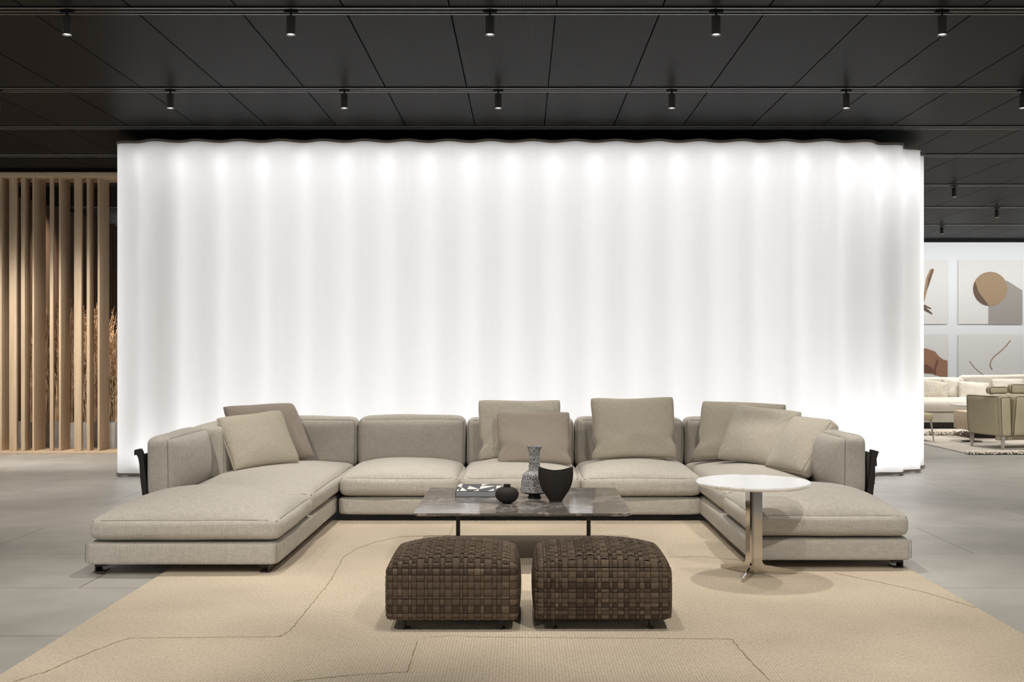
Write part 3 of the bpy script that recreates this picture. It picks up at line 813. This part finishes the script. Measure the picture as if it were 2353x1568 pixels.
# book with black and white triangles
def book():
    bx0, bx1, by0, by1, z0 = -.428, -.142, 7.52, 7.90, TZ+.0005
    t = empty('hardcover_book', (bx0, by0, z0), 'thick hardcover book with black and white triangle cover on the coffee table', 'book')
    bm = bmesh.new()
    bm_box(bm, bx0, bx1, by0, by1, z0, z0+.003, bev=.0008); bm_box(bm, bx0, bx1, by0, by1, z0+.036, z0+.039, bev=.0008)
    bm_box(bm, bx0-.001, bx0+.003, by0, by1, z0, z0+.039, bev=.0008)
    part(t, 'cover', bm, 'cover_dark')
    part(t, 'pages', box(bx0+.003, bx1-.004, by0+.004, by1-.004, z0+.003, z0+.036), 'page_paper')
    Wd, Dp = bx1-bx0, by1-by0
    def tri(ps):
        b = bmesh.new(); vs = [(bx0+a*Wd, by0+b_*Dp) for a, b_ in ps]
        prism(vs, 'z', z0+.0388, z0+.0396, bm=b)
        return b
    bm = bmesh.new()
    # coordinates across the cover (0 left, 1 right) and away from the reader
    T_ = [[(.10, .0), (.22, .0), (.26, .02), (.12, .48)], [(.0, .68), (.10, .48), (.10, 1), (.02, 1)],
          [(.25, .25), (.27, .72), (.52, .25)], [(.40, 0), (.52, 0), (.52, .22)], [(.52, .25), (.55, .72), (.88, .72)],
          [(.55, .78), (.55, 1), (.72, 1)], [(.72, 0), (.86, 0), (.86, .30)], [(.90, .30), (.90, .75), (1, .75), (1, .55)], [(.02, .0), (.08, .0), (.05, .3)]]
    for ps in T_:
        tb = tri(ps); join(bm, tb)
    bmesh.ops.recalc_face_normals(bm, faces=bm.faces[:])
    part(t, 'cover_pattern', bm, 'cover_white', auto=20)
book()
# small round pot
def T3(n_, loc, prof, m, lab, cat, n=64):
    bm = lathe(prof, n=n, cap=False)
    bmesh.ops.remove_doubles(bm, verts=bm.verts, dist=1e-5)
    o = obj(n_, bm, m); o.location = loc; tag(o, lab, cat); return o
X_ = (1165-CU)/F*7.24
pr = [(0, 0), (.026, 0), (.030, .002), (.050, .012), (.066, .030), (.0728, .050), (.070, .068), (.058, .084), (.040, .094), (.022, .0985), (.0205, .1), (.0215, .108), (.0225, .1135), (.020, .1145), (.016, .112), (.014, .10), (.0, .09)]
T3('round_pot', (X_, 7.24, TZ+.0005), [tuple(p)[:2] for p in [(v.x, v.z) for v in spline([(a, 0, b) for a, b in pr], 4)]], 'dark_clay', 'small squat round dark clay pot with a tiny neck, beside the book', 'pot')
# tall speckled vase
def tall_vase():
    x = (1228-CU)/F*7.5
    t = empty('tall_vase', (x, 7.5, TZ+.0005), 'tall bottle vase with rough speckled grey glaze and flared rim on the coffee table', 'vase')
    pr = [(.0, 0), (.040, 0), (.041, .004), (.037, .012), (.040, .02), (.062, .026), (.087, .036)]
    bm = lathe([(p.x, p.z) for p in spline([(a, 0, b) for a, b in pr], 3)], n=64, cap=False)
    obj('foot', bm, 'dark_clay', t)
    pr = [(.087, .036), (.0885, .042), (.086, .07), (.0835, .10), (.080, .125), (.073, .148), (.058, .163), (.042, .172), (.0375, .180), (.036, .205), (.0335, .235), (.0325, .26), (.034, .283), (.041, .308), (.0475, .324), (.0480, .3265), (.046, .3265), (.038, .308), (.030, .283), (.028, .26), (.028, .2), (.0, .19)]
    bm = lathe([(max(0, p.x), p.z) for p in spline([(a, 0, b) for a, b in pr], 3)], n=72, cap=False)
    for v in bm.verts:
        r = math.hypot(v.co.x, v.co.y)
        if r > .03 and v.co.z < .32:
            k = 1+.02*noise.noise(v.co*45)+.012*noise.noise(Vector((0, 0, v.co.z*90))); v.co.x *= k; v.co.y *= k
    obj('body', bm, 'lava_glaze', t)
tall_vase()
# flat dark vase with saddle-shaped rim
def flat_vase():
    x = (1277-CU)/F*7.32
    n = 64; bm = bmesh.new(); rings = []
    pr = [(.0, 0), (.038, 0), (.0405, .003), (.058, .030), (.080, .062), (.096, .095), (.105, .130), (.109, .165), (.1085, .195), (.106, .212), (.1045, .215), (.101, .212), (.102, .19), (.098, .13), (.07, .07), (.03, .02), (0, .02)]
    pts = spline([(a, 0, b) for a, b in pr], 3)
    for q in pts:
        ring = []
        for i in range(n):
            a = 2*PI*i/n; z = q.z
            kz = (z/.215)**3; z -= .026*kz*(math.sin(a)**2)
            fl_ = .46 if q.x > .03 else .8
            fl_ = .62-.2*min(1, z/.2)
            ring.append(bm.verts.new((max(0, q.x)*math.cos(a), max(0, q.x)*math.sin(a)*fl_, z)))
        rings.append(ring)
    for a, b in zip(rings, rings[1:]):
        for i in range(n): bm.faces.new((a[i], a[(i+1) % n], b[(i+1) % n], b[i]))
    bmesh.ops.remove_doubles(bm, verts=bm.verts, dist=1e-5)
    o = obj('flat_vase', bm, 'dark_clay'); o.location = (x, 7.32, TZ+.0005)
    tag(o, 'flattened matte dark brown vase with a dipped rim, rightmost on the coffee table', 'vase')
flat_vase()

# ------------------------------------------------------------ round side table
def side_table():
    X0, Y0 = 1.312, 6.68; zt = .543
    t = empty('side_table', (X0, Y0, .012), 'round white marble side table on a polished metal star base beside the right chaise', 'side table')
    r = .326
    part(t, 'tabletop', lathe([(0, zt-.024), (r-.03, zt-.024), (r-.012, zt-.021), (r-.003, zt-.014), (r, zt-.008), (r-.002, zt-.003), (r-.008, zt), (0, zt)], X0, Y0, 0, n=128, cap=False), 'white_marble', auto=25)
    tb = t.children[0]; pv = Vector((0, 0, zt-.012)); tb.matrix_local = Matrix.Translation(pv) @ Matrix.Rotation(R(.7), 4, 'X') @ Matrix.Translation(-pv)
    rot = R(6)
    def plate(ang, L_, wcol):
        """one blade: half column that sweeps out into a tapering foot"""
        z0 = .016
        poly = [(0.0, z0+.012), (0, zt-.026), (wcol+.004, zt-.026), (wcol, zt-.045), (wcol, .085), (wcol+.006, .072), (wcol+.02, .064), (L_, .034), (L_, .014), (L_-.04, .0135), (.09, .021), (.02, z0)]
        b = bmesh.new(); prism(poly, 'y', -.005, .005, bm=b)
        bmesh.ops.rotate(b, cent=(0, 0, 0), matrix=Matrix.Rotation(ang, 3, 'Z'), verts=b.verts)
        bmesh.ops.translate(b, vec=(X0, Y0, 0), verts=b.verts); return b
    for a, L_ in ((rot, .252), (rot-R(120), .25), (rot+R(120), .25)):
        part(t, 'base_blade', plate(a, L_, .053), 'chrome', auto=20)
    part(t, 'mounting_plate', lathe([(0, zt-.030), (.07, zt-.030), (.07, zt-.024), (0, zt-.024)], X0, Y0, 0, n=32, cap=False), 'chrome', auto=30)
side_table()

# ------------------------------------------------------------ timber screen at the left
scr = empty('timber_screen', (-5.6, 14.6, 0), 'screen of tall pale timber fins in front of dry grasses, left of the glowing wall', 'screen')
part(scr, 'sill', box(-8.4, -4.3, 14.42, 14.95, 0, .03, bev=.004), 'wood_pale')
part(scr, 'header', box(-8.4, -4.3, 14.42, 14.95, 3.40, 3.46, bev=.004), 'wood_pale')
fins = [(-3, 4, .42), (21, 38, .06), (48, 57, .16), (74, 78.5, .36), (114, 122, .05), (135, 140, .30), (170, 187, .06), (199, 206, .15), (224, 229, .34), (-40, -28, .06), (-80, -68, .3), (-120, -112, .4), (-170, -150, .05)]
yb = 14.5
for u0, u1, dp in fins:
    x0, x1 = (u0-CU)/F*yb, (u1-CU)/F*yb
    part(scr, 'fin', box(x0, x1, yb, yb+dp, .03, 3.40, bev=.003), 'wood_pale')
wl = obj('wall_left', box(-8.4, -8.3, 14.9, 23.8, 0, CEIL), 'wood_brown', smooth=False); tag(wl, kind='structure')
bs = empty('brown_slat_wall', (-6.75, 17, 0), 'dark brown boarded wall running back behind the dry grasses', 'wall panelling')
y = 15.0
bm = bmesh.new()
while y < 20.2:
    bm_box(bm, -6.80, -6.70, y, y+.16, 0, 3.32, bev=.004); y += .185
bm_box(bm, -6.86, -6.80, 15.0, 20.3, 0, 3.30)
part(bs, 'boards', bm, 'wood_brown')
pl = obj('planter', box(-6.68, -4.3, 15.25, 17.6, 0, .33, bev=.01), 'concrete', auto=40)
tag(pl, 'long low concrete planter behind the timber fins', 'planter')
# dry grasses
def grass():
    bm = bmesh.new(); rnd = random.Random(5)
    for k in range(3600):
        x = rnd.uniform(-6.5, -4.5); y = rnd.uniform(15.35, 17.4)
        lim = .82+.18*math.sin(x*5+1); h = rnd.uniform(.55, 1.62)*lim
        if x < -6.3: h *= .75
        bend = Vector((rnd.uniform(-.16, .16), rnd.uniform(-.16, .16), 0)); z0 = .33
        pts = [Vector((x, y, z0))+bend*(t*t)+Vector((rnd.uniform(-.008, .008), 0, h*t)) for t in (0, .35, .7, 1)]
        wd = .0055
        for a, b in zip(pts, pts[1:]):
            s = Vector((wd, 0, 0)); f_ = [bm.verts.new(a-s), bm.verts.new(a+s), bm.verts.new(b+s*.7), bm.verts.new(b-s*.7)]
            bm.faces.new(f_)
        top = pts[-1]
        for q in range(7):   # feathery seed heads
            a = top-Vector((0, 0, q*.035)); d = Vector((rnd.uniform(-1, 1), rnd.uniform(-1, 1), rnd.uniform(.3, 1.5))).normalized()*rnd.uniform(.03, .07)
            s = Vector((.005, .0, .002))
            bm.faces.new([bm.verts.new(a-s), bm.verts.new(a+s), bm.verts.new(a+d)])
    o = obj('dry_grass', bm, 'dry_grass', smooth=False); tag(o, 'tall dry bronze grasses growing in the planter behind the fins', 'grass', kind='stuff')
grass()

# ------------------------------------------------------------ far lounge at the right
YW = 23.78
def art(u0, u1, v0, v1, lab):
    a = PX(u0, v1, YW); b = PX(u1, v0, YW)
    t = empty('wall_picture', (a.x, YW, a.z), lab, 'picture', 'pictures on the far wall')
    part(t, 'print', box(a.x, b.x, YW-.004, YW, a.z, b.z), 'print_grey'); return t
def flat(t, poly, m, name, d=.014):
    pts = [(PX(u, v, YW).x, PX(u, v, YW).z) for u, v in poly]
    part(t, name, prism(pts, 'y', YW-d+.004, YW-.003), m, auto=20)
t = art(2029, 2177, 598, 745, 'square wall picture with wooden sticks, partly hidden by the glowing wall, upper row')
flat(t, [(2120, 690), (2128, 640), (2137, 619), (2145, 618), (2146, 622), (2130, 668), (2122, 700)], 'print_tan', 'printed_sticks')
flat(t, [(2133, 640), (2142, 618), (2144, 620), (2130, 666)], 'print_dark', 'printed_line', .02)
flat(t, [(2120, 698), (2140, 709), (2138, 711), (2126, 706), (2143, 721), (2141, 723), (2120, 712)], 'print_dark', 'printed_feet')
t = art(2202, 2349, 598, 745, 'square wall picture showing a round brown stool from above, upper row')
flat(t, [(2271, 690), (2313, 645), (2349, 668), (2349, 745), (2271, 745)], 'print_shadow', 'printed_block')
def disc(cu, cv, r, a0=0, a1=360, n=40): return [(cu+r*math.cos(R(a0+(a1-a0)*k/n)), cv+r*math.sin(R(a0+(a1-a0)*k/n))) for k in range(n)]
flat(t, disc(2275, 664, 39), 'print_tan', 'printed_disc', .02)
flat(t, [(2240, 648)]+[(2275+39*math.cos(R(a)), 664+39*math.sin(R(a))) for a in range(200, 90, -8)]+[(2262, 690), (2248, 672)], 'print_dark', 'printed_shade', .026)
t = art(2029, 2177, 769, 917, 'square wall picture of reddish leather folds, lower row, above the cream sofa')
flat(t, [(2100, 802), (2128, 801), (2148, 808), (2158, 820), (2168, 827), (2177, 829), (2177, 870), (2160, 866), (2145, 860), (2100, 856)], 'print_red', 'printed_leather')
flat(t, [(2152, 828), (2156, 830), (2150, 848), (2150, 862), (2147, 862), (2146, 848)], 'print_red_dark', 'printed_fold', .02)
flat(t, [(2100, 836), (2128, 838), (2142, 846), (2146, 858), (2100, 855)], 'print_red_dark', 'printed_shade', .018)
t = art(2202, 2349, 769, 917, 'square wall picture with two thin curved straps, lower row')
for pts, rr in (([(2322, 782), (2310, 797), (2296, 810), (2282, 822), (2275, 838), (2280, 850)], .010), ([(2228, 830), (2240, 846), (2256, 859), (2270, 868)], .007)):
    q = spline([PX(u, v, YW-.006) for u, v in pts], 6)
    part(t, 'printed_strap', tube(q, rr, n=6), 'print_tan', auto=None)
t = art(2374, 2522, 598, 745, 'square wall picture beyond the right picture edge, upper row')

# cream sofa by the far wall
def far_sofa():
    t = empty('cream_sofa', (8.2, 19.4, 0), 'low cream sofa against the far wall, right of the glowing wall', 'sofa')
    x0, x1 = PX(2060, 0, 18.9).x, PX(2480, 0, 18.9).x
    def P(z0, z1, a, b, y0, y1, name, **k):
        c = Cushion(a, b, y0, y1, z0, z1, **k); bm = c.mesh(9); bmesh.ops.translate(bm, vec=-t.location, verts=bm.verts)
        o = obj(name, bm, 'white_cloth', t); return o
    P(.10, .27, x0, x1, 18.85, 20.2, 'base', r=.03, wr=.003)
    P(.275, .47, x0, x1, 18.8, 19.9, 'seat_cushion', r=.06, crown=(0, 0, .02), bulge=(0, 0, .03, 0), wr=.01)
    P(.45, .80, x0, PX(2212, 0, 19.9).x, 19.75, 20.2, 'back_cushion', r=.08, wr=.01, seed=2)
    P(.45, .84, PX(2214, 0, 19.9).x, x1, 19.75, 20.2, 'back_cushion', r=.07, wr=.01, seed=3)
    part(t, 'plinth', box(x0+.05, x1-.05, 18.95, 20.1, .0, .10), 'bronze_metal')
far_sofa()
def far_pillow(u0, u1, v0, v1, Y, roll, m, lab, sd, T=.2):
    a = PX(u0, v1, Y); b = PX(u1, v0, Y)
    bm, rim = pillow_mesh(b.x-a.x, b.z-a.z, T, sd, pinch=.05, wr=.02)
    o = obj('throw_pillow', bm, m); o.location = ((a.x+b.x)/2, Y, (a.z+b.z)/2); o.rotation_euler = (R(-18), R(roll), 0)
    tag(o, lab, 'pillow', 'pillows on the cream sofa')
far_pillow(2105, 2180, 874, 924, 19.5, 8, 'cream_boucle', 'crumpled light grey pillow at the left end of the far cream sofa', 1)
far_pillow(2165, 2205, 870, 921, 19.62, 4, 'white_cloth', 'plain cream pillow behind the crumpled grey one on the far sofa', 2)
far_pillow(2201, 2276, 877, 924, 19.45, 3, 'white_cloth', 'wide cream pillow in the middle of the far sofa', 3)
far_pillow(2280, 2356, 870, 915, 19.5, 0, 'white_cloth', 'cream pillow on the far sofa above the khaki leather seat', 4)

# khaki leather two-seater seen from behind
def leather_seat():
    a = math.atan2(14.95-15.55, 6.06-5.92)  # direction of its left side
    org = Vector((6.06, 14.9, .012))
    t = empty('leather_armchair', org, 'khaki leather two-seat chair seen from behind, on the far rug at the right edge', 'armchair')
    t.rotation_euler = (0, 0, 0)
    def P(x0, x1, y0, y1, z0, z1, name, pipe=None, **k):
        c = Cushion(x0, x1, y0, y1, z0, z1, **k); bm = c.mesh(9)
        o = obj(name, bm, 'khaki_leather', t)
        if pipe:
            b = bmesh.new()
            for ax, sg in pipe: bm_tube(b, c.loop(ax, sg), .006, closed=True)
            obj('piping', b, 'leather_piping', o)
        return o
    # local: x right, y away; back faces the camera
    P(.0, .12, .02, .66, .16, .675, 'arm_panel', pipe=[(0, -1)], r=.03, wr=.008, lean=(-.06, -.0), bulge=(.015, 0, 0, 0))
    P(-.004, .15, -.04, .06, .16, .67, 'back_corner', r=.035, wr=.006, lean=(-.05, -.02), pipe=[(1, -1)])
    for k in range(2):
        P(.155+k*.68, .155+k*.68+.66, -.05, .14, .16, .69, 'back_cushion', r=.05, wr=.012, seed=k, lean=(0, -.10), pipe=[(1, -1)])
    P(-.12, .16, .04, .15, .70, .80, 'headrest', r=.04, wr=.008, pipe=[(1, -1)])
    P(.20, .76, .04, .15, .70, .83, 'headrest', r=.04, wr=.008, pipe=[(1, -1)])
    P(.1, 1.5, .1, .60, .22, .42, 'seat_cushion', r=.05, wr=.005)
    obj('base_rail', box(.0, 1.5, .02, .10, .11, .17, bev=.01), 'khaki_leather', t)
    def leg(x, y):
        b = bmesh.new(); poly = [(x-.02, .17), (x+.03, .17), (x+.010, 0), (x-.010, 0)]
        prism(poly, 'y', y-.015, y+.015, bm=b); obj('leg', b, 'steel', t, auto=20)
    leg(.03, -.01); leg(.02, .60); leg(1.4, .03); leg(1.4, .60)
    t.rotation_euler = (0, 0, R(15))
leather_seat()
def far_tables():
    t = empty('wooden_block_table', (0, 0, 0), 'pale wooden block coffee table in front of the far cream sofa', 'coffee table')
    a = 6.35; b = 7.4
    part(t, 'body', box(a, b, 16.62, 17.3, .127, .384, bev=.006), 'pale_wood')
    part(t, 'recessed_plinth', box(a+.2, b-.2, 16.8, 17.15, .012, .127), 'bronze_metal')
    t = empty('round_white_table', (0, 0, 0), 'round white table top behind the khaki leather chair, before the far sofa', 'side table')
    cx = 6.2
    part(t, 'tabletop', lathe([(0, .50), (.27, .50), (.29, .51), (.29, .52), (0, .52)], cx, 16.2, 0, n=48, cap=False), 'white_top', auto=30)
    part(t, 'support', lathe([(0, .012), (.14, .012), (.14, .02), (.03, .03), (.03, .50), (0, .50)], cx, 16.2, 0, n=24, cap=False), 'bronze_metal', auto=30)
    t = empty('leather_stool', (0, 0, 0), 'khaki leather seat corner with slim metal leg peeking out behind the glowing wall', 'chair')
    a = PX(2145, 0, 16.2).x
    c = Cushion(a-.55, a, 16.15, 16.75, .30, .40, r=.03, wr=.004); part(t, 'seat', c.mesh(7), 'khaki_leather')
    for x, y in ((a-.02, 16.19), (a-.5, 16.19), (a-.02, 16.68), (a-.5, 16.68)):
        part(t, 'leg', tube([(x-.02, y, .30), (x+.02, y, .012)], [.016, .009], n=8), 'steel')
far_tables()
# far rugs with fringes
def fringe(t, x0, x1, y, z, n, h, rnd):
    bm = bmesh.new()
    for k in range(n):
        x = rnd.uniform(x0, x1); d = Vector((rnd.uniform(-.04, .04), -rnd.uniform(.02, .12), rnd.uniform(.0, h)))
        p = Vector((x, y+rnd.uniform(-.02, .06), z))
        q = [p, p+d*.5+Vector((0, 0, h*.5)), p+d+Vector((rnd.uniform(-.03, .03), 0, -.1*h))]
        bm_tube(bm, q, .008, n=4)
    o = part(t, 'fringe', bm, 'fringe_wool', auto=None); o['kind'] = 'stuff'
rnd = random.Random(9)
t = empty('fringed_rug', (6.5, 16, 0), 'cream fringed rug under the khaki leather chair', 'rug')
A1 = FL(2223, 1044); A0 = FL(2118, 1020)
B1 = FL(2440, 1047)
poly = [(A0.x, A0.y), (A1.x, A1.y), (B1.x, A1.y), (B1.x+.8, 17.3), (A0.x-.2, 17.3)]
part(t, 'pile', prism(poly, 'z', 0, .012), 'pale_rug', auto=20)
fringe(t, A1.x, B1.x, A1.y, .012, 900, .03, rnd)
fringe(t, A0.x-.2, 8.8, 17.3, .012, 500, .07, rnd)
t = empty('inner_rug', (7, 18, 0), 'pale beige rug between the block table and the far cream sofa', 'rug')
part(t, 'pile', box(5.4, 11, 17.45, 18.75, 0, .010, bev=.003), 'pale_rug')
